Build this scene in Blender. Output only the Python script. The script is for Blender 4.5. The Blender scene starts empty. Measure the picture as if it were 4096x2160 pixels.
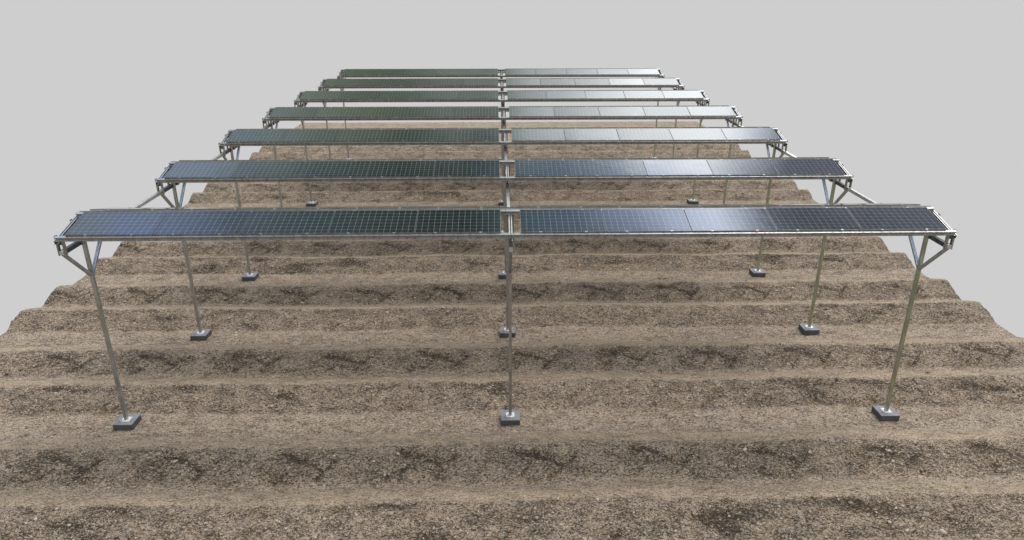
import bpy, bmesh, math, random
import numpy as np
from mathutils import Vector, Matrix, Euler
random.seed(4); rng = np.random.default_rng(7)
R = math.radians
scene = bpy.context.scene
C = bpy.context.collection

# ---------------------------------------------------------------- measurements (metres)
S = 5.2576                    # spacing of the rows
ROWS = 7
XP = 10.574                   # posts stand at -XP, 0, XP
TILT = R(15)
YF, ZF = -1.0703, 5.7346      # lower front glass edge of a table
PL, PW = 2.0, 0.98            # panel
GAP = 0.02
GZ = -0.176                   # flat ground level
ORD = ['first', 'second', 'third', 'fourth', 'fifth', 'sixth', 'seventh', 'eighth', 'ninth', 'tenth']
ROWN = ['front row', 'second row', 'third row', 'fourth row', 'fifth row', 'sixth row', 'rearmost row']

# ---------------------------------------------------------------- helpers
def nodes(mat):
    mat.use_nodes = True
    nt = mat.node_tree; nt.nodes.clear()
    return nt, nt.nodes, nt.links
class NB:
    """small node builder"""
    def __init__(s, nt): s.nt = nt
    def n(s, t, **k):
        x = s.nt.nodes.new(t)
        for a, b in k.items(): setattr(x, a, b)
        return x
    def put(s, sock, v):
        if isinstance(v, bpy.types.NodeSocket): s.nt.links.new(v, sock)
        elif v is not None: sock.default_value = v
    def m(s, op, a, b=None, c=None, clamp=False):
        x = s.n('ShaderNodeMath', operation=op); x.use_clamp = clamp
        s.put(x.inputs[0], a)
        if b is not None: s.put(x.inputs[1], b)
        if c is not None: s.put(x.inputs[2], c)
        return x.outputs[0]
    def mix(s, f, a, b, mode='MIX'):
        x = s.n('ShaderNodeMix', data_type='RGBA', blend_type=mode)
        s.put(x.inputs[0], f); s.put(x.inputs[6], a); s.put(x.inputs[7], b)
        return x.outputs[2]
    def step(s, v, a, b, lo=0.0, hi=1.0):
        x = s.n('ShaderNodeMapRange', interpolation_type='SMOOTHSTEP')
        s.put(x.inputs[0], v); x.inputs[1].default_value = a; x.inputs[2].default_value = b
        x.inputs[3].default_value = lo; x.inputs[4].default_value = hi
        return x.outputs[0]
    def noise(s, vec, scale, detail=2, rough=.5, dist=0):
        x = s.n('ShaderNodeTexNoise'); s.put(x.inputs['Vector'], vec)
        x.inputs['Scale'].default_value = scale; x.inputs['Detail'].default_value = detail
        x.inputs['Roughness'].default_value = rough; x.inputs['Distortion'].default_value = dist
        return x
    def vor(s, vec, scale, feature='F1', rnd=1.0):
        x = s.n('ShaderNodeTexVoronoi', feature=feature); s.put(x.inputs['Vector'], vec)
        x.inputs['Scale'].default_value = scale; x.inputs['Randomness'].default_value = rnd
        return x
    def ramp(s, f, pts, interp='LINEAR'):
        x = s.n('ShaderNodeValToRGB'); s.put(x.inputs[0], f)
        cr = x.color_ramp; cr.interpolation = interp
        while len(cr.elements) > 1: cr.elements.remove(cr.elements[-1])
        for i, (p, c) in enumerate(pts):
            e = cr.elements[0] if i == 0 else cr.elements.new(p)
            e.position = p; e.color = (*c, 1) if len(c) == 3 else c
        return x.outputs[0]
    def bump(s, h, strength, dist, normal=None):
        x = s.n('ShaderNodeBump'); s.put(x.inputs['Height'], h)
        x.inputs['Strength'].default_value = strength; x.inputs['Distance'].default_value = dist
        if normal is not None: s.put(x.inputs['Normal'], normal)
        return x.outputs[0]
    def map(s, vec, scale=(1, 1, 1), loc=(0, 0, 0), rot=(0, 0, 0)):
        x = s.n('ShaderNodeMapping'); s.put(x.inputs[0], vec)
        x.inputs['Location'].default_value = loc; x.inputs['Scale'].default_value = scale
        x.inputs['Rotation'].default_value = rot
        return x.outputs[0]
def newmat(name):
    m = bpy.data.materials.new(name); m.use_nodes = True
    nt = m.node_tree; nt.nodes.clear(); b = NB(nt)
    p = b.n('ShaderNodeBsdfPrincipled'); o = b.n('ShaderNodeOutputMaterial')
    nt.links.new(p.outputs[0], o.inputs[0])
    return m, b, p

# ---------------------------------------------------------------- materials
def metal(name, base, front=None, rough=.36, metallic=.85, var=.14):
    m, b, p = newmat(name)
    tc = b.n('ShaderNodeTexCoord').outputs['Object']
    oi = b.n('ShaderNodeObjectInfo').outputs['Location']
    v = b.n('ShaderNodeVectorMath', operation='ADD'); b.put(v.inputs[0], tc); b.put(v.inputs[1], oi)
    v = v.outputs[0]
    n1 = b.noise(b.map(v, (1, 1, .35)), 9, 4, .6).outputs[0]
    n2 = b.vor(v, 38).outputs['Color']
    sp = b.n('ShaderNodeSeparateColor'); b.put(sp.inputs[0], n2)
    k = b.m('ADD', b.m('MULTIPLY', n1, .8), b.m('MULTIPLY', sp.outputs[0], .2))
    lo = [c * (1 - var * 1.6) for c in base]; hi = [min(1, c * (1 + var)) for c in base]
    col = b.mix(b.step(k, .3, .72), (*lo, 1), (*hi, 1))
    if front:  # reflected surroundings painted as a tint on the faces turned forward
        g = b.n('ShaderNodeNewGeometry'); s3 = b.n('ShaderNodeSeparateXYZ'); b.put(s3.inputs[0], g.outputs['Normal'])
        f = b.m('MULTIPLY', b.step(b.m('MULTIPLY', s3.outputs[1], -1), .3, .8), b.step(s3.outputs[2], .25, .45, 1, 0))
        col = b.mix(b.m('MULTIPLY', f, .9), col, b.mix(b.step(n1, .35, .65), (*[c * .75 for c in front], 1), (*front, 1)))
    b.put(p.inputs['Base Color'], col)
    p.inputs['Metallic'].default_value = metallic
    b.put(p.inputs['Roughness'], b.m('ADD', rough - .06, b.m('MULTIPLY', k, .14)))
    b.put(p.inputs['Normal'], b.bump(n1, .12, .002))
    return m
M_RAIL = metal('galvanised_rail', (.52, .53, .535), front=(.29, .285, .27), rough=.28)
M_RAFT = metal('bright_channel', (.50, .51, .52), rough=.42, metallic=.6)
M_BEAM = metal('beam_steel', (.62, .62, .61), rough=.35)
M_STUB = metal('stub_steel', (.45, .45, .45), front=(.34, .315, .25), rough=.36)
M_DARK = metal('dark_parts_and_shade', (.06, .065, .075), rough=.5, metallic=.4)
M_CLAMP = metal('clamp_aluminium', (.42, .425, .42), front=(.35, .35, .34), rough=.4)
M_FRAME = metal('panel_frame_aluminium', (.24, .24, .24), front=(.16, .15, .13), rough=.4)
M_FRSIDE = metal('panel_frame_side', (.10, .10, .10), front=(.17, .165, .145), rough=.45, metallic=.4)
M_BEAM_SHADE = metal('beam_shade_dark', (.10, .105, .12), rough=.45, metallic=.5, var=.3)
M_BRIN = metal('brace_inside_sky_sheen', (.66, .75, .86), rough=.55, metallic=.1)  # pale blue sky reflection painted on the inner channel faces
M_GAP_FILL = metal('gap_fill_black', (.012, .012, .014), rough=.8, metallic=0)
M_POST = {-1: metal('post_steel_brown_sheen', (.52, .56, .60), front=(.43, .42, .38), rough=.32),  # brown and olive fronts are reflections painted into the steel colour
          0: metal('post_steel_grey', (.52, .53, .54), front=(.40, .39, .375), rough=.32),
          1: metal('post_steel_olive_sheen', (.55, .555, .56), front=(.37, .405, .23), rough=.34)}
M_BRACE = metal('brace_steel', (.52, .57, .66), front=(.38, .38, .385), rough=.33)

def mat_plate():
    m, b, p = newmat('base_plate_zinc')
    tc = b.n('ShaderNodeTexCoord').outputs['Object']
    d = b.n('ShaderNodeVectorMath', operation='LENGTH'); b.put(d.inputs[0], b.map(tc, (1, 1, 0)))
    near = b.step(d.outputs['Value'], .05, .12, 1, 0)
    v = b.vor(tc, 130).outputs['Color']; s = b.n('ShaderNodeSeparateColor'); b.put(s.inputs[0], v)
    spk = b.m('LESS_THAN', s.outputs[0], b.m('ADD', .04, b.m('MULTIPLY', near, .42)))  # dark speckle thickens near the post as painted contact shade
    b.put(p.inputs['Base Color'], b.mix(spk, (.88, .89, .86, 1), (.07, .07, .075, 1)))
    p.inputs['Roughness'].default_value = .5; p.inputs['Metallic'].default_value = .1
    return m
def mat_concrete():
    m, b, p = newmat('dark_concrete')
    tc = b.n('ShaderNodeTexCoord').outputs['Object']
    oi = b.n('ShaderNodeObjectInfo').outputs['Location']
    v = b.n('ShaderNodeVectorMath', operation='ADD'); b.put(v.inputs[0], tc); b.put(v.inputs[1], oi); v = v.outputs[0]
    fine = b.noise(v, 120, 3, .7).outputs[0]; big = b.noise(v, 7, 4, .6).outputs[0]
    k = b.m('ADD', b.m('MULTIPLY', fine, .65), b.m('MULTIPLY', big, .35))
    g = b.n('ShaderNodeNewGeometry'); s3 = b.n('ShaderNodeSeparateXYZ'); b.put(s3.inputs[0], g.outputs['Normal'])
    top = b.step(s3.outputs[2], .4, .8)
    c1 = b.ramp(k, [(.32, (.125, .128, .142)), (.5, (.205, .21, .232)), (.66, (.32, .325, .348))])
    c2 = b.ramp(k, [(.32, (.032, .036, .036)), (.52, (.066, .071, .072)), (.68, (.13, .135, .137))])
    b.put(p.inputs['Base Color'], b.mix(top, c2, c1))  # fall of light put into the colour: pale top, dark sides
    p.inputs['Roughness'].default_value = .85
    b.put(p.inputs['Normal'], b.bump(fine, .6, .006))
    return m
def mat_cells():
    m, b, p = newmat('photovoltaic_cells')
    uv = b.n('ShaderNodeUVMap'); uv.uv_map = 'UVMap'
    s = b.n('ShaderNodeSeparateXYZ'); b.put(s.inputs[0], uv.outputs[0])
    U = b.m('MULTIPLY', s.outputs[0], 14); V = b.m('MULTIPLY', s.outputs[1], 7)
    fu = b.m('FRACT', U); fv = b.m('FRACT', V)
    du = b.m('SUBTRACT', .5, b.m('ABSOLUTE', b.m('SUBTRACT', fu, .5)))
    dv = b.m('SUBTRACT', .5, b.m('ABSOLUTE', b.m('SUBTRACT', fv, .5)))
    lu = b.step(du, .012, .024, 1, 0); lv = b.step(dv, .014, .028, 1, 0)
    dm = b.step(b.m('ADD', du, dv), .075, .11, 1, 0)
    line = b.m('MAXIMUM', b.m('MAXIMUM', lu, b.m('MULTIPLY', lv, .8)), dm)
    bb = b.m('ABSOLUTE', b.m('SUBTRACT', b.m('ABSOLUTE', b.m('SUBTRACT', fv, .5)), .24))
    bus = b.m('MULTIPLY', b.step(bb, .012, .026, 1, 0), .22)
    fing = b.m('MULTIPLY', b.step(b.m('ABSOLUTE', b.m('SUBTRACT', b.m('FRACT', b.m('MULTIPLY', fu, 14)), .5)), .18, .3, 1, 0), .06)
    line = b.m('MAXIMUM', line, b.m('MAXIMUM', bus, fing))
    oi = b.n('ShaderNodeObjectInfo')
    cv = b.n('ShaderNodeVectorMath', operation='FLOOR'); cb = b.n('ShaderNodeCombineXYZ'); b.put(cb.inputs[0], U); b.put(cb.inputs[1], V)
    b.put(cb.inputs[2], b.m('MULTIPLY', oi.outputs['Random'], 50)); b.put(cv.inputs[0], cb.outputs[0])
    wn = b.n('ShaderNodeTexWhiteNoise', noise_dimensions='3D'); b.put(wn.inputs['Vector'], cv.outputs[0])
    cell = b.mix(wn.outputs['Value'], (.005, .007, .010, 1), (.010, .013, .018, 1))
    wv = b.noise(cb.outputs[0], 1.3, 4, .65).outputs[0]
    dust = b.step(wv, .35, .75, 0, .05)
    col = b.mix(dust, cell, (.16, .17, .17, 1))
    col = b.mix(line, col, (.215, .25, .24, 1))
    b.put(p.inputs['Base Color'], col)
    p.inputs['IOR'].default_value = 2.15
    b.put(p.inputs['Roughness'], b.m('ADD', .05, b.m('MULTIPLY', wv, .06)))
    rl = b.m('FRACT', b.m('MULTIPLY', oi.outputs['Random'], 7.31))
    b.put(p.inputs['Specular IOR Level'], b.m('ADD', .33, b.m('MULTIPLY', rl, .34)))
    b.put(p.inputs['Normal'], b.bump(b.noise(cb.outputs[0], .35, 1.5).outputs[0], .12, .010))
    return m
def mat_back():
    m, b, p = newmat('white_backsheet')
    p.inputs['Base Color'].default_value = (.62, .63, .62, 1); p.inputs['Roughness'].default_value = .6
    return m
M_PLATE, M_CONC, M_CELL, M_BACK = mat_plate(), mat_concrete(), mat_cells(), mat_back()

def mat_ground():
    m, b, p = newmat('stony_soil')
    tc = b.n('ShaderNodeTexCoord').outputs['Object']
    at = b.n('ShaderNodeAttribute'); at.attribute_name = 'zones'
    z = b.n('ShaderNodeSeparateColor'); b.put(z.inputs[0], at.outputs['Color'])
    rocky, tan, hollow = z.outputs[0], z.outputs[1], z.outputs[2]
    st = b.map(tc, (1, 1.25, 1.25))
    wob = b.noise(tc, 2.2, 3).outputs['Color']
    w = b.n('ShaderNodeVectorMath', operation='MULTIPLY_ADD'); b.put(w.inputs[0], wob); w.inputs[1].default_value = (.25, .25, .25); b.put(w.inputs[2], st)
    st = w.outputs[0]
    big = b.noise(tc, .9, 5, .6, .4).outputs[0]
    mid = b.noise(st, 5, 5, .65).outputs[0]
    fine = b.noise(st, 34, 4, .7).outputs[0]
    v1 = b.vor(st, 9); v2 = b.vor(st, 21); v3 = b.vor(st, 4.2)
    s1 = b.n('ShaderNodeSeparateColor'); b.put(s1.inputs[0], v1.outputs['Color'])
    s2 = b.n('ShaderNodeSeparateColor'); b.put(s2.inputs[0], v2.outputs['Color'])
    s3 = b.n('ShaderNodeSeparateColor'); b.put(s3.inputs[0], v3.outputs['Color'])
    # base tone with soft drifts of hue, bed faces lightened against their shading
    col = b.mix(b.step(mid, .32, .68), b.mix(rocky, (.410, .332, .255, 1), (.520, .420, .322, 1)), b.mix(rocky, (.520, .427, .332, 1), (.650, .532, .413, 1)))
    col = b.mix(b.step(big, .45, .7, 0, .55), col, (.480, .400, .328, 1))
    hue = b.noise(b.map(tc, (1, 1.6, 1), (9, 4, 0)), 1.7, 4, .6).outputs[0]
    col = b.mix(b.step(hue, .52, .70, 0, .5), col, (.330, .235, .150, 1))
    col = b.mix(b.step(fine, .50, .72, 0, .5), col, (.66, .54, .41, 1))
    tanc = b.mix(b.step(fine, .35, .65), (.42, .32, .21, 1), (.54, .425, .295, 1))
    col = b.mix(b.m('MULTIPLY', b.step(b.m('ADD', tan, b.m('MULTIPLY', b.m('SUBTRACT', mid, .5), 1.2)), .3, 1.0), .40), col, tanc)
    # density of the dark flecks that paint micro-shade into the soil
    patch = b.noise(b.map(tc, (1, 1.7, 1), (2, 7, 0)), 1.25, 4, .62, .6).outputs[0]
    dens = b.m('ADD', .43, b.m('MULTIPLY', rocky, b.m('ADD', .05, b.m('MULTIPLY', b.step(patch, .38, .64), .10))))
    dens = b.m('ADD', dens, b.m('MULTIPLY', hollow, .30))
    dens = b.m('ADD', dens, b.m('MULTIPLY', b.step(patch, .50, .70), .08))
    dens = b.m('SUBTRACT', dens, b.m('MULTIPLY', tan, .08))
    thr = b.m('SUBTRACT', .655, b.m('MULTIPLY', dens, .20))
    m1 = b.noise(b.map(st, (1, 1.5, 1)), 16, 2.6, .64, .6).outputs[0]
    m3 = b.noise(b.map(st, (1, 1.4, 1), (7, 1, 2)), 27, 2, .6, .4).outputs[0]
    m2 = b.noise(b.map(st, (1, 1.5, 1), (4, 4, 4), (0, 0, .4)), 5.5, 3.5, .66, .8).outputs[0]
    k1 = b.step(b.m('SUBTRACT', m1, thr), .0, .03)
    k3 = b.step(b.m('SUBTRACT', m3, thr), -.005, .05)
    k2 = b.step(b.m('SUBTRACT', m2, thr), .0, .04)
    dk = b.mix(b.step(hue, .40, .62), (.060, .050, .042, 1), (.078, .055, .034, 1))  # shadow tone painted into flecks, ledges, gullies and crevices
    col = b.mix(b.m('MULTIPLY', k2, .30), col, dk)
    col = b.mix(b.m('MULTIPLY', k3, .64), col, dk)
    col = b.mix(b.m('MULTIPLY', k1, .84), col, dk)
    # crumbling ledges running slantwise
    ln = b.noise(b.map(st, (.8, 1.9, 1), (1, 8, 2), (0, 0, .5)), 2.6, 4, .6, .9).outputs[0]
    ledge = b.m('MULTIPLY', b.step(b.m('ABSOLUTE', b.m('SUBTRACT', ln, .5)), .006, .022, 1, 0), b.step(patch, .42, .56))
    col = b.mix(b.m('MULTIPLY', ledge, b.m('ADD', .30, b.m('MULTIPLY', rocky, .3))), col, dk)
    # narrow eroded gullies
    gl = b.step(b.m('ADD', hollow, b.m('MULTIPLY', b.m('SUBTRACT', m2, .5), 1.9)), .50, .85)
    col = b.mix(b.m('MULTIPLY', gl, .55), col, dk)
    # pale crumbs
    lt = b.step(b.m('SUBTRACT', 1, m1), .60, .70)
    col = b.mix(b.m('MULTIPLY', lt, .55), col, (.68, .575, .46, 1))
    # shade painted into the crevices between clods
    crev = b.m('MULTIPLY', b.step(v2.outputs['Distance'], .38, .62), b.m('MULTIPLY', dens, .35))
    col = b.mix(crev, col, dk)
    # scattered stones, paler than the soil
    peb = b.m('MULTIPLY', b.m('GREATER_THAN', s2.outputs[0], .82), b.step(v2.outputs['Distance'], .20, .32, 1, 0))
    stone = b.m('MULTIPLY', b.m('GREATER_THAN', s1.outputs[0], .88), b.step(v1.outputs['Distance'], .20, .30, 1, 0))
    rock = b.m('MULTIPLY', b.m('GREATER_THAN', s3.outputs[0], .94), b.step(v3.outputs['Distance'], .13, .20, 1, 0))
    st_all = b.m('MAXIMUM', b.m('MAXIMUM', b.m('MULTIPLY', peb, .6), b.m('MULTIPLY', stone, .7)), b.m('MULTIPLY', rock, .85))
    st_all = b.m('MULTIPLY', st_all, b.m('SUBTRACT', 1, b.m('MULTIPLY', tan, .8)))
    col = b.mix(st_all, col, b.mix(s1.outputs[1], (.46, .38, .29, 1), (.72, .61, .47, 1)))
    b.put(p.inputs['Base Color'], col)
    p.inputs['Roughness'].default_value = .95; p.inputs['Specular IOR Level'].default_value = .15
    amp = b.m('ADD', .6, b.m('MULTIPLY', b.m('MAXIMUM', rocky, hollow), .9))
    h = b.m('ADD', b.m('MULTIPLY', b.step(v1.outputs['Distance'], 0, .6, 1, 0), .022), b.m('MULTIPLY', b.step(v2.outputs['Distance'], 0, .6, 1, 0), .014))
    h = b.m('ADD', h, b.m('MULTIPLY', fine, .012)); h = b.m('ADD', h, b.m('MULTIPLY', mid, .035))
    h = b.m('ADD', h, b.m('MULTIPLY', b.m('MULTIPLY', rock, 1), .03))
    h = b.m('SUBTRACT', h, b.m('MULTIPLY', k1, .020)); h = b.m('ADD', h, b.m('MULTIPLY', m1, .05)); h = b.m('ADD', h, b.m('MULTIPLY', stone, .02)); h = b.m('SUBTRACT', h, b.m('MULTIPLY', ledge, .02))
    h = b.m('MULTIPLY', h, amp)
    b.put(p.inputs['Normal'], b.bump(h, 1.0, 1.5))
    return m

# ---------------------------------------------------------------- mesh building
def quadbox(bm, x0, x1, y0, y1, z0, z1, mat=0):
    vs = [bm.verts.new(p) for p in ((x0, y0, z0), (x1, y0, z0), (x1, y1, z0), (x0, y1, z0), (x0, y0, z1), (x1, y0, z1), (x1, y1, z1), (x0, y1, z1))]
    fs = []
    for idx in ((3, 2, 1, 0), (4, 5, 6, 7), (0, 1, 5, 4), (1, 2, 6, 5), (2, 3, 7, 6), (3, 0, 4, 7)):
        f = bm.faces.new([vs[i] for i in idx]); f.material_index = mat; fs.append(f)
    return vs
def prism(bm, pts, o, a, b_, ax, length):
    """profile pts (u,v) in the plane a,b_ at o, pushed along ax"""
    o, a, b_, ax = Vector(o), Vector(a), Vector(b_), Vector(ax)
    A = [bm.verts.new(o + a * u + b_ * v) for u, v in pts]
    B = [bm.verts.new(o + a * u + b_ * v + ax * length) for u, v in pts]
    n = len(pts)
    bm.faces.new(A); bm.faces.new(B[::-1])
    for i in range(n): bm.faces.new([A[i], B[i], B[(i + 1) % n], A[(i + 1) % n]])
def finish(name, bm, mats, parent=None, bevel=0):
    bmesh.ops.recalc_face_normals(bm, faces=bm.faces[:])
    if bevel:
        bmesh.ops.bevel(bm, geom=[e for e in bm.edges if len(e.link_faces) == 2 and e.calc_face_angle(0) > .6], offset=bevel, segments=1, affect='EDGES', profile=.5)
    me = bpy.data.meshes.new(name); bm.to_mesh(me); bm.free()
    for m in (mats if isinstance(mats, (list, tuple)) else [mats]): me.materials.append(m)
    o = bpy.data.objects.new(name, me); C.objects.link(o)
    if parent: o.parent = parent
    return o
def tag(o, label, cat, group=None, kind=None):
    o['label'] = label; o['category'] = cat
    if group: o['group'] = group
    if kind: o['kind'] = kind
def empty(name, loc=(0, 0, 0), rot=(0, 0, 0)):
    o = bpy.data.objects.new(name, None); o.empty_display_size = .2
    C.objects.link(o); o.location = loc; o.rotation_euler = rot
    return o
def dup(root, loc, rot=None):
    r = root.copy(); C.objects.link(r); r.location = loc
    if rot is not None: r.rotation_euler = rot
    for ch in list(root.children):
        c = ch.copy(); C.objects.link(c); c.parent = r
        for g in list(ch.children):
            d = g.copy(); C.objects.link(d); d.parent = c
    return r

# ---------------------------------------------------------------- ground
def vnoise(x, y, seed, s):
    """smooth value noise on arrays"""
    r = np.random.default_rng(seed); T = r.random((256, 256))
    X = x * s; Y = y * s; xi = np.floor(X).astype(int); yi = np.floor(Y).astype(int)
    fx = X - xi; fy = Y - yi; fx = fx * fx * (3 - 2 * fx); fy = fy * fy * (3 - 2 * fy)
    g = lambda a, b: T[a % 256, b % 256]
    return (g(xi, yi) * (1 - fx) + g(xi + 1, yi) * fx) * (1 - fy) + (g(xi, yi + 1) * (1 - fx) + g(xi + 1, yi + 1) * fx) * fy
def capsule(u, v, x0, y0, x1, y1, r):
    dx, dy = x1 - x0, y1 - y0; L = dx * dx + dy * dy
    t = np.clip(((u - x0) * dx + (v - y0) * dy) / L, 0, 1)
    d = np.hypot(u - x0 - t * dx, v - y0 - t * dy)
    return np.exp(-(d / r) ** 2)
def ground():
    X0, X1 = -17.6, 17.6
    ys = np.concatenate([np.arange(-10, 13, .06), np.arange(13, 26, .10), np.arange(26, 46.61, .2)])
    xs = np.linspace(X0, X1, 540)
    X, Y = np.meshgrid(xs, ys)
    XW = X
    wav = (vnoise(X, Y * .2, 1, .35) - .5) * .22 + (vnoise(X, Y * .3, 2, 1.1) - .5) * .07
    YY = Y + wav
    t = np.mod(YY, S)
    def ridge(c, hw, h, pw):
        u = np.abs(t - c) / hw
        return h * np.clip(1 - np.clip(u, 0, 1) ** pw, 0, 1)
    z = np.full_like(X, GZ)
    zr = ridge(1.50, .98, .345, 1.35) + ridge(3.65, 1.0, .345, 1.35)
    fade = np.clip((37.2 - Y) / .6, 0, 1); fade = fade * fade * (3 - 2 * fade)
    z += zr * fade
    sm = lambda a, b, v: (lambda q: q * q * (3 - 2 * q))(np.clip((v - a) / (b - a), 0, 1))
    jit = (vnoise(X, Y, 5, 3.) - .5) * .12
    tj = t + jit
    b1 = sm(.42, .62, tj) * (1 - sm(1.46, 1.56, tj))
    b2 = sm(2.58, 2.76, tj) * (1 - sm(3.60, 3.70, tj))
    rocky = np.clip(b1 * 1.0 + b2 * .78, 0, 1)
    rocky = np.clip(rocky + .12 * (vnoise(X, Y, 8, .8) - .4), 0, 1)
    tan = (sm(1.44, 1.56, tj) * (1 - sm(2.0, 2.6, tj))) + (sm(3.58, 3.7, tj) * (1 - sm(4.1, 4.7, tj)))
    # hollow: the eroded gully pattern that returns along the second bed of each bay
    P = 2.96
    u = np.mod(X + .35 + .12 * (vnoise(X, Y, 21, 1.2) - .5), P)
    v = t + .08 * (vnoise(X, Y, 22, 2.) - .5)
    hol = .0
    for (a, bb, c, d, r, k) in ((.50, 3.42, 1.05, 3.30, .13, 1.), (1.05, 3.28, 1.60, 3.02, .08, 1.), (.85, 3.15, .55, 2.80, .07, .8), (.1, 3.1, .6, 2.95, .24, .45),
                                (1.95, 3.32, 1.45, 2.82, .09, .85), (.05, 3.2, .25, 3.0, .18, .45), (.4, 3.0, .2, 2.8, .12, .5),
                                (2.75, 3.25, 2.95, 3.05, .14, .35), (.5, 3.35, 1.3, 3.15, .30, .5), (1.9, 3.2, 1.5, 2.95, .25, .42)):
        hol = np.maximum(hol, k * np.maximum(capsule(u, v, a, bb, c, d, r), capsule(u - P, v, a, bb, c, d, r)))
    hol = hol * b2
    # same kind of gully, weaker, on the other bed and across the flats
    g2 = vnoise(X * .6 + Y * .8, Y * 2.2, 31, 1.3)
    hol2 = np.clip((g2 - .68) * 4, 0, 1) * b1 * .8
    g3 = vnoise(X * .8 - Y * .9, Y * 1.8, 33, 1.1)
    hol3 = np.clip((g3 - .76) * 4, 0, 1) * .28 * (1 - b1) * (1 - b2)
    hol = np.clip(hol + hol2 + hol3, 0, 1)
    far = np.clip((Y - 20) / 22, 0, 1)
    rocky = rocky * (1 - .55 * far) * (fade * .8 + .2); hol = hol * (1 - .5 * far) * (fade * .8 + .2)
    tan = np.clip(tan * fade + .35 * (1 - fade), 0, 1)
    # relief of clods
    rel = (vnoise(X, Y, 11, 5.5) - .5) * .055 + (vnoise(X, Y, 12, 9.) - .5) * .045 + (vnoise(X, Y, 13, 1.6) - .5) * .035
    z += rel * (.35 + 1.0 * np.maximum(rocky, hol)) - hol * .035
    ny, nx = X.shape
    co = np.stack([XW.ravel(), Y.ravel(), z.ravel()], 1).astype(np.float32)
    I = np.arange((ny - 1) * (nx - 1)); r = I // (nx - 1); c = I % (nx - 1); a = r * nx + c
    F = np.stack([a, a + 1, a + nx + 1, a + nx], 1).astype(np.int32)
    me = bpy.data.meshes.new('ground')
    me.vertices.add(len(co)); me.vertices.foreach_set('co', co.ravel())
    me.loops.add(F.size); me.loops.foreach_set('vertex_index', F.ravel())
    me.polygons.add(len(F)); me.polygons.foreach_set('loop_start', np.arange(0, F.size, 4, dtype=np.int32))
    me.polygons.foreach_set('loop_total', np.full(len(F), 4, np.int32))
    me.update(calc_edges=True); me.validate()
    me.polygons.foreach_set('use_smooth', np.ones(len(F), bool))
    at = me.color_attributes.new('zones', 'FLOAT_COLOR', 'POINT')
    cc = np.stack([rocky.ravel(), tan.ravel(), hol.ravel(), np.ones(rocky.size)], 1).astype(np.float32)
    at.data.foreach_set('color', cc.ravel())
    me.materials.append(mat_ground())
    o = bpy.data.objects.new('ground', me); C.objects.link(o)
    tag(o, 'brown stony soil raised in long beds under the panel rows', 'ground', kind='structure')
    return xs, ys, z, np.clip(rocky + hol, 0, 1), tan
GX, GY, GZZ, GROCK, GTAN = ground()

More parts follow.
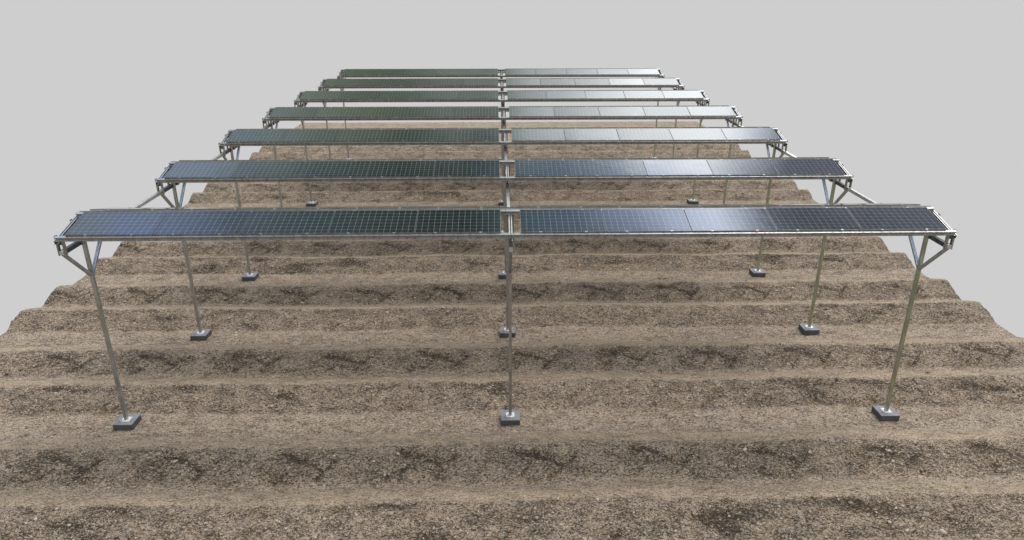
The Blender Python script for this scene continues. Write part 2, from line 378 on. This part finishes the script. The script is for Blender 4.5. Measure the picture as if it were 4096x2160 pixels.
def stones():
    r = np.random.default_rng(77)
    # where stones lie: denser on the broken bed faces, few on the smooth crests
    N = 60000
    x = r.uniform(-17.4, 17.4, N); y = -6.2 + 30 * r.random(N) ** 1.35
    ix = np.clip(((x - GX[0]) / (GX[1] - GX[0])).astype(int), 0, len(GX) - 2)
    iy = np.clip(np.searchsorted(GY, y) - 1, 0, len(GY) - 2)
    fx = (x - GX[ix]) / (GX[ix + 1] - GX[ix]); fy = (y - GY[iy]) / (GY[iy + 1] - GY[iy])
    Z = lambda A: (A[iy, ix] * (1 - fx) + A[iy, ix + 1] * fx) * (1 - fy) + (A[iy + 1, ix] * (1 - fx) + A[iy + 1, ix + 1] * fx) * fy
    zz, ro, ta = Z(GZZ), Z(GROCK), Z(GTAN)
    cl = vnoise(x, y, 91, 1.4)
    keep = r.random(N) < np.clip(.055 + .55 * ro * (.4 + cl) + .12 * cl - .25 * ta, .02, 1)
    for k in (-1, 0, 1):                                   # none inside the footings
        for n in range(ROWS): keep &= ~((np.abs(x - k * XP) < .31) & (np.abs(y - n * S) < .31))
    x, y, zz, ro = x[keep], y[keep], zz[keep], ro[keep]; n = len(x)
    rad = np.clip(np.exp(r.normal(-3.86, .42, n)), .010, .075)
    t = (1 + 5 ** .5) / 2
    V = np.array([(-1, t, 0), (1, t, 0), (-1, -t, 0), (1, -t, 0), (0, -1, t), (0, 1, t), (0, -1, -t), (0, 1, -t), (t, 0, -1), (t, 0, 1), (-t, 0, -1), (-t, 0, 1)]) / math.hypot(1, t)
    T = np.array([(0, 11, 5), (0, 5, 1), (0, 1, 7), (0, 7, 10), (0, 10, 11), (1, 5, 9), (5, 11, 4), (11, 10, 2), (10, 7, 6), (7, 1, 8), (3, 9, 4), (3, 4, 2), (3, 2, 6), (3, 6, 8), (3, 8, 9), (4, 9, 5), (2, 4, 11), (6, 2, 10), (8, 6, 7), (9, 8, 1)])
    P = V[None] * (1 + r.uniform(-.28, .28, (n, 12, 1)))
    P = P * np.stack([r.uniform(.8, 1.5, n), r.uniform(.7, 1.15, n), r.uniform(.45, .85, n)], 1)[:, None, :]
    a = r.uniform(0, 2 * math.pi, n); c, s_ = np.cos(a)[:, None], np.sin(a)[:, None]
    P = np.stack([P[..., 0] * c - P[..., 1] * s_, P[..., 0] * s_ + P[..., 1] * c, P[..., 2]], 2) * rad[:, None, None]
    P = P + np.stack([x, y, zz + rad * .22], 1)[:, None, :]
    co = P.reshape(-1, 3).astype(np.float32); F = (T[None] + 12 * np.arange(n)[:, None, None]).reshape(-1, 3).astype(np.int32)
    me = bpy.data.meshes.new('stones')
    me.vertices.add(len(co)); me.vertices.foreach_set('co', co.ravel())
    me.loops.add(F.size); me.loops.foreach_set('vertex_index', F.ravel())
    me.polygons.add(len(F)); me.polygons.foreach_set('loop_start', np.arange(0, F.size, 3, dtype=np.int32))
    me.polygons.foreach_set('loop_total', np.full(len(F), 3, np.int32))
    me.update(calc_edges=True)
    at = me.color_attributes.new('tone', 'FLOAT_COLOR', 'POINT')
    tn = np.repeat(r.random(n), 12); hu = np.repeat(r.random(n), 12)
    at.data.foreach_set('color', np.stack([tn, hu, tn, np.ones_like(tn)], 1).astype(np.float32).ravel())
    m, b, p = newmat('field_stone')
    an = b.n('ShaderNodeAttribute'); an.attribute_name = 'tone'
    sp = b.n('ShaderNodeSeparateColor'); b.put(sp.inputs[0], an.outputs['Color'])
    c1 = b.ramp(sp.outputs[0], [(0, (.11, .088, .068)), (.45, (.27, .218, .165)), (.8, (.42, .35, .27)), (1, (.60, .52, .42))])
    col = b.mix(b.m('MULTIPLY', sp.outputs[1], .3), c1, (.30, .27, .25, 1))
    tc = b.n('ShaderNodeTexCoord').outputs['Object']
    nn = b.noise(tc, 60, 3).outputs[0]
    b.put(p.inputs['Base Color'], b.mix(b.step(nn, .4, .7, 0, .4), col, (.14, .11, .085, 1)))
    p.inputs['Roughness'].default_value = .95
    me.materials.append(m)
    o = bpy.data.objects.new('stones', me); C.objects.link(o)
    tag(o, 'loose clods and small stones scattered over the brown soil', 'stones', kind='stuff')
stones()

# ---------------------------------------------------------------- slope frame (front slope)
ca, sa = math.cos(TILT), math.sin(TILT)
A0 = Vector((0, YF, ZF)); DS = Vector((0, ca, sa)); DN = Vector((0, -sa, ca))
def sl(s, n, x=0): return A0 + DS * s + DN * n + Vector((x, 0, 0))
def mirror(bm):
    for v in bm.verts: v.co.y = -v.co.y

RH = .108                     # rail height
def i_profile(w=.09, h=RH, t=.006, lip=.012):
    a = w / 2
    return [(-a, 0), (-a, -lip), (-a + .004, -lip), (-a + .004, -t), (-.004, -t), (-.004, -h + t), (-a + .006, -h + t), (-a + .006, -h),
            (a - .006, -h), (a - .006, -h + t), (.004, -h + t), (.004, -t), (a - .004, -t), (a - .004, -lip), (a, -lip), (a, 0)]
RLEN = 10.546
def rail_mesh(which, back):
    bm = bmesh.new()
    s = {'low': -.025, 'high': 1.005}[which]
    prism(bm, i_profile(), sl(s, -.0325), DS, DN, (1, 0, 0), RLEN)
    if back: mirror(bm)
    return bm
def clamp_mesh(which, back, x):
    bm = bmesh.new()
    s0, sg = (0, 1) if which == 'low' else (PW, -1)
    for (u0, u1, v0, v1) in ((-.040, -.006, -.0315, -.0275), (-.010, -.006, -.0275, .0045), (-.010, .012, .0045, .008)):
        a, c = sorted((s0 + sg * u0, s0 + sg * u1))
        prism(bm, [(a, v0), (c, v0), (c, v1), (a, v1)], A0 + Vector((x - .03, 0, 0)), DS, DN, (1, 0, 0), .06)
    # bolt head
    a, c = sorted((s0 + sg * -.032, s0 + sg * -.018))
    prism(bm, [(a, -.0275), (c, -.0275), (c, -.020), (a, -.020)], A0 + Vector((x - .008, 0, 0)), DS, DN, (1, 0, 0), .016)
    if back: mirror(bm)
    return bm
OFF = .231
def make_rack():
    root = empty('mounting_rack')
    for back in (False, True):
        for which in ('low', 'high'):
            finish('rail', rail_mesh(which, back), M_RAIL, root)
            for i in range(5):
                for q in (.235, .765):
                    finish('clamp', clamp_mesh(which, back, OFF + i * (PL + GAP) + q * PL), M_CLAMP, root)
        for i in range(4):
            bm = bmesh.new(); xg = OFF + (i + 1) * PL + i * GAP
            prism(bm, [(0.022, -.027), (.958, -.027), (.958, -.006), (0.022, -.006)], A0 + Vector((xg + .0015, 0, 0)), DS, DN, (1, 0, 0), GAP - .003)
            if back: mirror(bm)
            finish('gap_fill_strip', bm, M_GAP_FILL, root)  # strip added to fill the open panel gap with black
    return root
RX = (-10.55, .004)
rack0 = make_rack()
for n in range(ROWS):
    for h in (0, 1):
        loc = (RX[h], n * S, 0)
        r = rack0 if (n == 0 and h == 0) else dup(rack0, loc)
        r.location = loc
        tag(r, f"{('left', 'right')[h]} half rack of metal rails and clips under the panels of the {ROWN[n]}", 'mounting rack', 'mounting racks carrying the panels')

# ---------------------------------------------------------------- solar panels
def make_panel():
    root = empty('solar_panel')
    bm = bmesh.new(); uvl = bm.loops.layers.uv.new('UVMap')
    e = .0055
    vs = quadbox(bm, e, PL - e, e, PW - e, -.006, 0)
    bm.faces.ensure_lookup_table()
    for f in bm.faces:
        up = all(abs(v.co.z) < 1e-6 for v in f.verts)
        f.material_index = 0 if up else 1
        for lp in f.loops:
            lp[uvl].uv = ((lp.vert.co.x - e) / (PL - 2 * e), (lp.vert.co.y - e) / (PW - 2 * e))
    finish('cell_sheet', bm, [M_CELL, M_BACK], root)
    bm = bmesh.new(); t = .005; z0, z1 = -.030, .002
    quadbox(bm, 0, PL, 0, t, z0, z1); quadbox(bm, 0, PL, PW - t, PW, z0, z1)
    quadbox(bm, 0, t, t + .0002, PW - t - .0002, z0, z1); quadbox(bm, PL - t, PL, t + .0002, PW - t - .0002, z0, z1)
    bmesh.ops.recalc_face_normals(bm, faces=bm.faces[:])
    for f in bm.faces:
        f.normal_update(); f.material_index = 0 if f.normal.z > .5 else 1  # frame sides painted darker than the tops to keep the gaps dark
    finish('frame', bm, [M_FRAME, M_FRSIDE], root)
    bm = bmesh.new(); quadbox(bm, PL / 2 - .08, PL / 2 + .08, PW - .22, PW - .12, -.026, -.0062)
    finish('junction_box', bm, M_DARK, root)
    return root
panel0 = make_panel(); first = True
for n in range(ROWS):
    for back in (0, 1):
        for i in range(10):
            x0 = RX[i // 5] + OFF + (i % 5) * (PL + GAP)
            j1, j2 = rng.uniform(-.30, .30), rng.uniform(-.22, .22)
            if back: loc, rot = (x0 + PL, n * S - YF, ZF + .001), (TILT + R(.1), 0, math.pi)
            else: loc, rot = (x0, n * S + YF, ZF + .0015 + max(0, R(j2) * PL)), (TILT + R(j1) * .5 + R(.15), R(j2), 0)
            if first: p = panel0; p.location = loc; p.rotation_euler = rot; first = False
            else: p = dup(panel0, loc, rot)
            side = 'rear slope' if back else 'front slope'
            tag(p, f'{ORD[i]} solar panel from the left on the {side} of the {ROWN[n]}', 'solar panel', 'solar panels laid in rows')

# ---------------------------------------------------------------- posts
def chan_u(w, d, t):       # U channel, open towards +v
    a = w / 2
    return [(-a, 0), (a, 0), (a, d), (a - t, d), (a - t, t), (-a + t, t), (-a + t, d), (-a, d)]
def make_post(side):
    root = empty('support_post'); mp = M_POST[side]
    # column: square tube with a shallow rolled groove on each face
    bm = bmesh.new(); a, g, dg = .042, .009, .005
    pts = [(-a, -a), (-g, -a), (-g + .002, -a + dg), (g - .002, -a + dg), (g, -a), (a, -a), (a, -g), (a - dg, -g + .002), (a - dg, g - .002), (a, g), (a, a),
           (g, a), (g - .002, a - dg), (-g + .002, a - dg), (-g, a), (-a, a), (-a, g), (-a + dg, g - .002), (-a + dg, -g + .002), (-a, -g)]
    prism(bm, pts, (0, 0, .012), (1, 0, 0), (0, 1, 0), (0, 0, 1), 5.78)
    finish('column', bm, mp, root)
    bm = bmesh.new(); quadbox(bm, -.112, .112, -.112, .112, .001, .012)
    finish('base_plate', bm, M_PLATE, root, bevel=.0015)
    for sx in (-1, 1):
        for sy in (-1, 1):
            bm = bmesh.new()
            bmesh.ops.create_cone(bm, cap_ends=True, segments=6, radius1=.011, radius2=.011, depth=.014, matrix=Matrix.Translation((sx * .088, sy * .088, .0195)))
            finish('anchor_bolt', bm, M_CLAMP, root)
    for sy in (-1, 1):
        p0 = Vector((0, sy * .030, 4.30)); p1 = Vector((0, sy * .905, 5.188)); ax = (p1 - p0); L = ax.length; ax.normalize()
        up = Vector((1, 0, 0)).cross(ax);  up = up if up.z > 0 else -up
        bm = bmesh.new(); prism(bm, chan_u(.078, .062, .005), p0 - up * .02, (1, 0, 0), up, ax, L)
        bmesh.ops.recalc_face_normals(bm, faces=bm.faces[:])
        for fc in bm.faces:
            fc.normal_update(); cen = fc.calc_center_median(); q = (cen - p0 + up * .02)
            inner = (abs(fc.normal.x) > .9 and abs(cen.x) < .036) or (fc.normal.dot(up) > .9 and q.dot(up) < .03)
            fc.material_index = 1 if inner else 0
        finish('brace', bm, [M_BRACE, M_BRIN], root)
    # rafters: pairs of channels lying under the rails
    n0, n1 = -.0325 - RH - .002, -.0325 - RH - .082
    for sy in (-1, 1):
        for sx in (-1, 1):
            bm = bmesh.new()
            s_end_top = (-YF) / ca
            def yz(s, n): q = sl(s, n); return (q.y, q.z)
            # s at which y reaches the ridge for a given n
            sr = lambda n: (-YF + sa * n) / ca - .0015
            s0 = -.062
            top = [yz(s0, n0), yz(sr(n0), n0), yz(sr(n0 - .004), n0 - .004), yz(s0, n0 - .004)]
            bot = [yz(s0, n1 + .004), yz(sr(n1 + .004), n1 + .004), yz(sr(n1), n1), yz(s0, n1)]
            web = [yz(s0, n0 - .004), yz(sr(n0 - .004), n0 - .004), yz(sr(n1 + .004), n1 + .004), yz(s0, n1 + .004)]
            for prof, x0, x1 in ((top, .013, .042), (bot, .013, .042), (web, .013, .017)):
                prism(bm, prof, (sx * x0, 0, 0), (0, 1, 0), (0, 0, 1), (sx, 0, 0), x1 - x0)
            if sy > 0: mirror(bm)
            bmesh.ops.recalc_face_normals(bm, faces=bm.faces[:])
            for f in bm.faces:
                f.normal_update(); f.material_index = 0 if f.normal.z > .5 else 1  # all but the upward faces take dark paint as shade under the table
            finish('rafter', bm, [M_RAFT, M_DARK], root)
    # stub struts flanking the long beam
    for y, zt in ((-.9, 5.665), (-.17, 5.815), (.17, 5.815), (.9, 5.665)):
        for sx in (-1, 1):
            bm = bmesh.new()
            w, t, d = .040, .005, .08       # C section opening inward
            xo = .050
            prof = [(xo, -d / 2), (xo + w, -d / 2), (xo + w, d / 2), (xo, d / 2), (xo, d / 2 - t), (xo + w - t, d / 2 - t), (xo + w - t, -d / 2 + t), (xo, -d / 2 + t)]
            prism(bm, prof, (0, y, 5.185 if abs(y) < .5 else 5.172), (sx, 0, 0), (0, 1, 0), (0, 0, 1), zt - 5.172)
            finish('strut', bm, M_STUB, root)
    bm = bmesh.new(); quadbox(bm, -.0487, .0487, -.855, -.0425, 5.187, 5.297); quadbox(bm, -.0487, .0487, .0425, .855, 5.187, 5.297)  # no real part: dark boxes added as painted shade around the beam
    finish('beam_shade', bm, M_BEAM_SHADE, root)
    for y in (-.9, .9):
        for z0, z1 in ((5.440, 5.535), (5.575, 5.60)):
            bm = bmesh.new(); quadbox(bm, -.0495, .0495, y - .036, y + .036, z0, z1)
            finish('cross_bolt_plate', bm, M_DARK, root, bevel=.004)  # tie plate in a dark colour that paints its front as shaded
        bm = bmesh.new()
        bmesh.ops.create_cone(bm, cap_ends=True, segments=8, radius1=.012, radius2=.012, depth=.204, matrix=Matrix.Translation((0, y, 5.24)) @ Matrix.Rotation(R(90), 4, 'Y'))
        finish('bolt', bm, M_CLAMP, root)
    return root
bmf = bmesh.new(); quadbox(bmf, -.2627, .2627, -.2627, .2627, -.34, 0)
foot0 = finish('concrete_footing', bmf, M_CONC, bevel=.006)
sname = {-1: 'left', 0: 'middle', 1: 'right'}
scol = {-1: 'brown sheened grey', 0: 'grey', 1: 'olive sheened'}
ff = True
for k in (-1, 0, 1):
    proto = make_post(k)
    for n in range(ROWS):
        loc = (k * XP, n * S, 0)
        p = proto if n == 0 else dup(proto, loc)
        p.location = loc
        tag(p, f'{scol[k]} steel post with forked braces at the {sname[k]} of the {ROWN[n]}', 'post', 'steel posts carrying the panel rows')
        f = foot0 if ff else foot0.copy()
        if not ff: C.objects.link(f)
        ff = False
        f.location = loc
        tag(f, f'dark square concrete block under the {sname[k]} post of the {ROWN[n]}', 'footing', 'concrete footings of the posts')
# ---------------------------------------------------------------- long beams
for k in (-1, 0, 1):
    bm = bmesh.new()
    quadbox(bm, -.046, .046, -.95, (ROWS - 1) * S + .95, 5.192, 5.290)
    o = finish('support_beam', bm, M_BEAM, bevel=.004)
    o.location = (k * XP, 0, 0)
    tag(o, f'long straight steel beam running back along the {sname[k]} line of posts', 'beam', 'long beams joining the rows')

# ---------------------------------------------------------------- world
w = bpy.data.worlds.new('World'); scene.world = w; w.use_nodes = True
nt = w.node_tree; nt.nodes.clear(); b = NB(nt)
SUN_EL, SUN_AZ = R(60), R(52)           # azimuth from +Y towards +X
d = b.n('ShaderNodeTexCoord').outputs['Generated']
s = b.n('ShaderNodeSeparateXYZ'); b.put(s.inputs[0], d)
az = b.m('MULTIPLY', b.m('ARCTAN2', s.outputs[0], s.outputs[1]), 180 / math.pi)
el = b.m('MULTIPLY', b.m('ARCSINE', s.outputs[2]), 180 / math.pi)
nz = b.noise(b.map(d, (1, 1, 1.6)), 7, 4, .6).outputs[0]
nz2 = b.noise(b.map(d, (1, 1, 1.4), (3, 5, 1)), 13, 3, .6).outputs[0]
shift = b.m('MULTIPLY', b.m('MULTIPLY', b.m('SUBTRACT', el, 44), -1.2), b.step(az, 5, 20))
azn = b.m('ADD', az, b.m('MULTIPLY', b.m('SUBTRACT', nz, .5), 9))
eln = b.m('ADD', el, b.m('MULTIPLY', b.m('SUBTRACT', nz2, .5), 7))
f = b.m('DIVIDE', b.m('ADD', azn, 60), 120, clamp=True)
f2 = b.m('DIVIDE', b.m('ADD', b.m('ADD', azn, shift), 60), 120, clamp=True)
P = lambda a: (a + 60) / 120
high = [(-60, (.5, .7, 1.1)), (-41, (.62, .84, 1.6)), (-35, (.52, .70, 1.3)), (-30, (.22, .32, .44)), (-24, (.14, .21, .26)), (-15, (.07, .12, .09)), (-9, (.025, .055, .028)), (-3, (.02, .045, .022)),
        (3, (.22, .34, .44)), (8, (.33, .47, .70)), (13, (.85, 1.08, 1.5)), (18, (1.95, 2.2, 2.9)), (24, (2.7, 2.95, 3.6)), (27.5, (1.3, 1.45, 1.8)), (31, (.22, .25, .36)), (37, (.07, .075, .12)), (60, (.2, .22, .3))]
low = [(-60, (.6, .7, .8)), (-30, (.6, .75, 1.0)), (-20, (.5, .62, .55)), (-14, (.26, .34, .20)), (-9, (.2, .28, .18)), (-5, (.42, .5, .42)), (-1, (.42, .5, .42)), (3, (1.15, 1.27, 1.3)),
       (7, (1.75, 1.85, 1.9)), (10, (2.5, 2.6, 2.65)), (14, (3.5, 3.6, 3.65)), (22, (3.9, 4.0, 4.1)), (25, (2.2, 2.3, 2.6)), (29, (.3, .32, .45)), (60, (.4, .42, .5))]
K = 4.2
def rp(t, f): return b.ramp(f, [(P(a), tuple(x / K for x in c)) for a, c in t])
ch = rp(high, f2); cl = rp(low, f)
c = b.mix(b.step(eln, 40, 44), cl, ch)
c = b.mix(1.0, c, (K, K, K, 1), 'MULTIPLY')
sky = b.n('ShaderNodeTexSky', sky_type='NISHITA'); sky.sun_disc = False
sky.sun_elevation = SUN_EL; sky.sun_rotation = SUN_AZ
skyc = b.mix(1.0, sky.outputs[0], (.10, .10, .10, 1), 'MULTIPLY')
cloudy = b.mix(b.step(nz, .38, .62), b.mix(.55, skyc, (1.0, 1.0, 1.0, 1)), (1.38, 1.35, 1.30, 1))
c = b.mix(b.step(el, 54, 68), c, cloudy)
# side and rear sky: overcast, made brighter behind to light the bed faces
azabs = b.m('ABSOLUTE', az)
side = b.step(azabs, 55, 80)
rear = b.mix(b.step(azabs, 95, 150), (.75, .77, .8, 1), (1.05, 1.06, 1.07, 1))
rear = b.mix(b.step(el, 45, 70), rear, cloudy)
c = b.mix(side, c, rear)
# flat grey backdrop under the horizon, made darker behind the camera
void = b.mix(b.step(azabs, 100, 150), (.617, .617, .617, 1), (.33, .31, .28, 1))
c = b.mix(b.step(el, -.4, .4), void, c)
bg = b.n('ShaderNodeBackground'); b.put(bg.inputs[0], c); bg.inputs[1].default_value = 1.0
wo = b.n('ShaderNodeOutputWorld'); nt.links.new(bg.outputs[0], wo.inputs[0])

# ---------------------------------------------------------------- sun
L = bpy.data.lights.new('sun', 'SUN'); L.energy = 2.3; L.angle = R(30); L.color = (1, .96, .9)
lo = bpy.data.objects.new('sun', L); C.objects.link(lo)
sd = Vector((math.sin(SUN_AZ) * math.cos(SUN_EL), math.cos(SUN_AZ) * math.cos(SUN_EL), math.sin(SUN_EL)))
lo.rotation_euler = (-sd).to_track_quat('-Z', 'Y').to_euler(); lo.location = (0, 0, 30)

# ---------------------------------------------------------------- camera
cam = bpy.data.cameras.new('camera'); co = bpy.data.objects.new('camera', cam); C.objects.link(co)
yaw, pitch = R(-1.1891), R(21.9242)
fw = Vector((-math.sin(yaw) * math.cos(pitch), math.cos(yaw) * math.cos(pitch), -math.sin(pitch)))
co.location = (-.2991, -16.7207, 11.0788)
co.rotation_euler = fw.to_track_quat('-Z', 'Y').to_euler()
cam.sensor_width = 36; cam.lens = 36 * 2823.154 / 4096; cam.clip_end = 500
scene.camera = co
scene.view_settings.view_transform = 'Standard'; scene.view_settings.look = 'None'
scene.view_settings.exposure = 0; scene.view_settings.gamma = 1
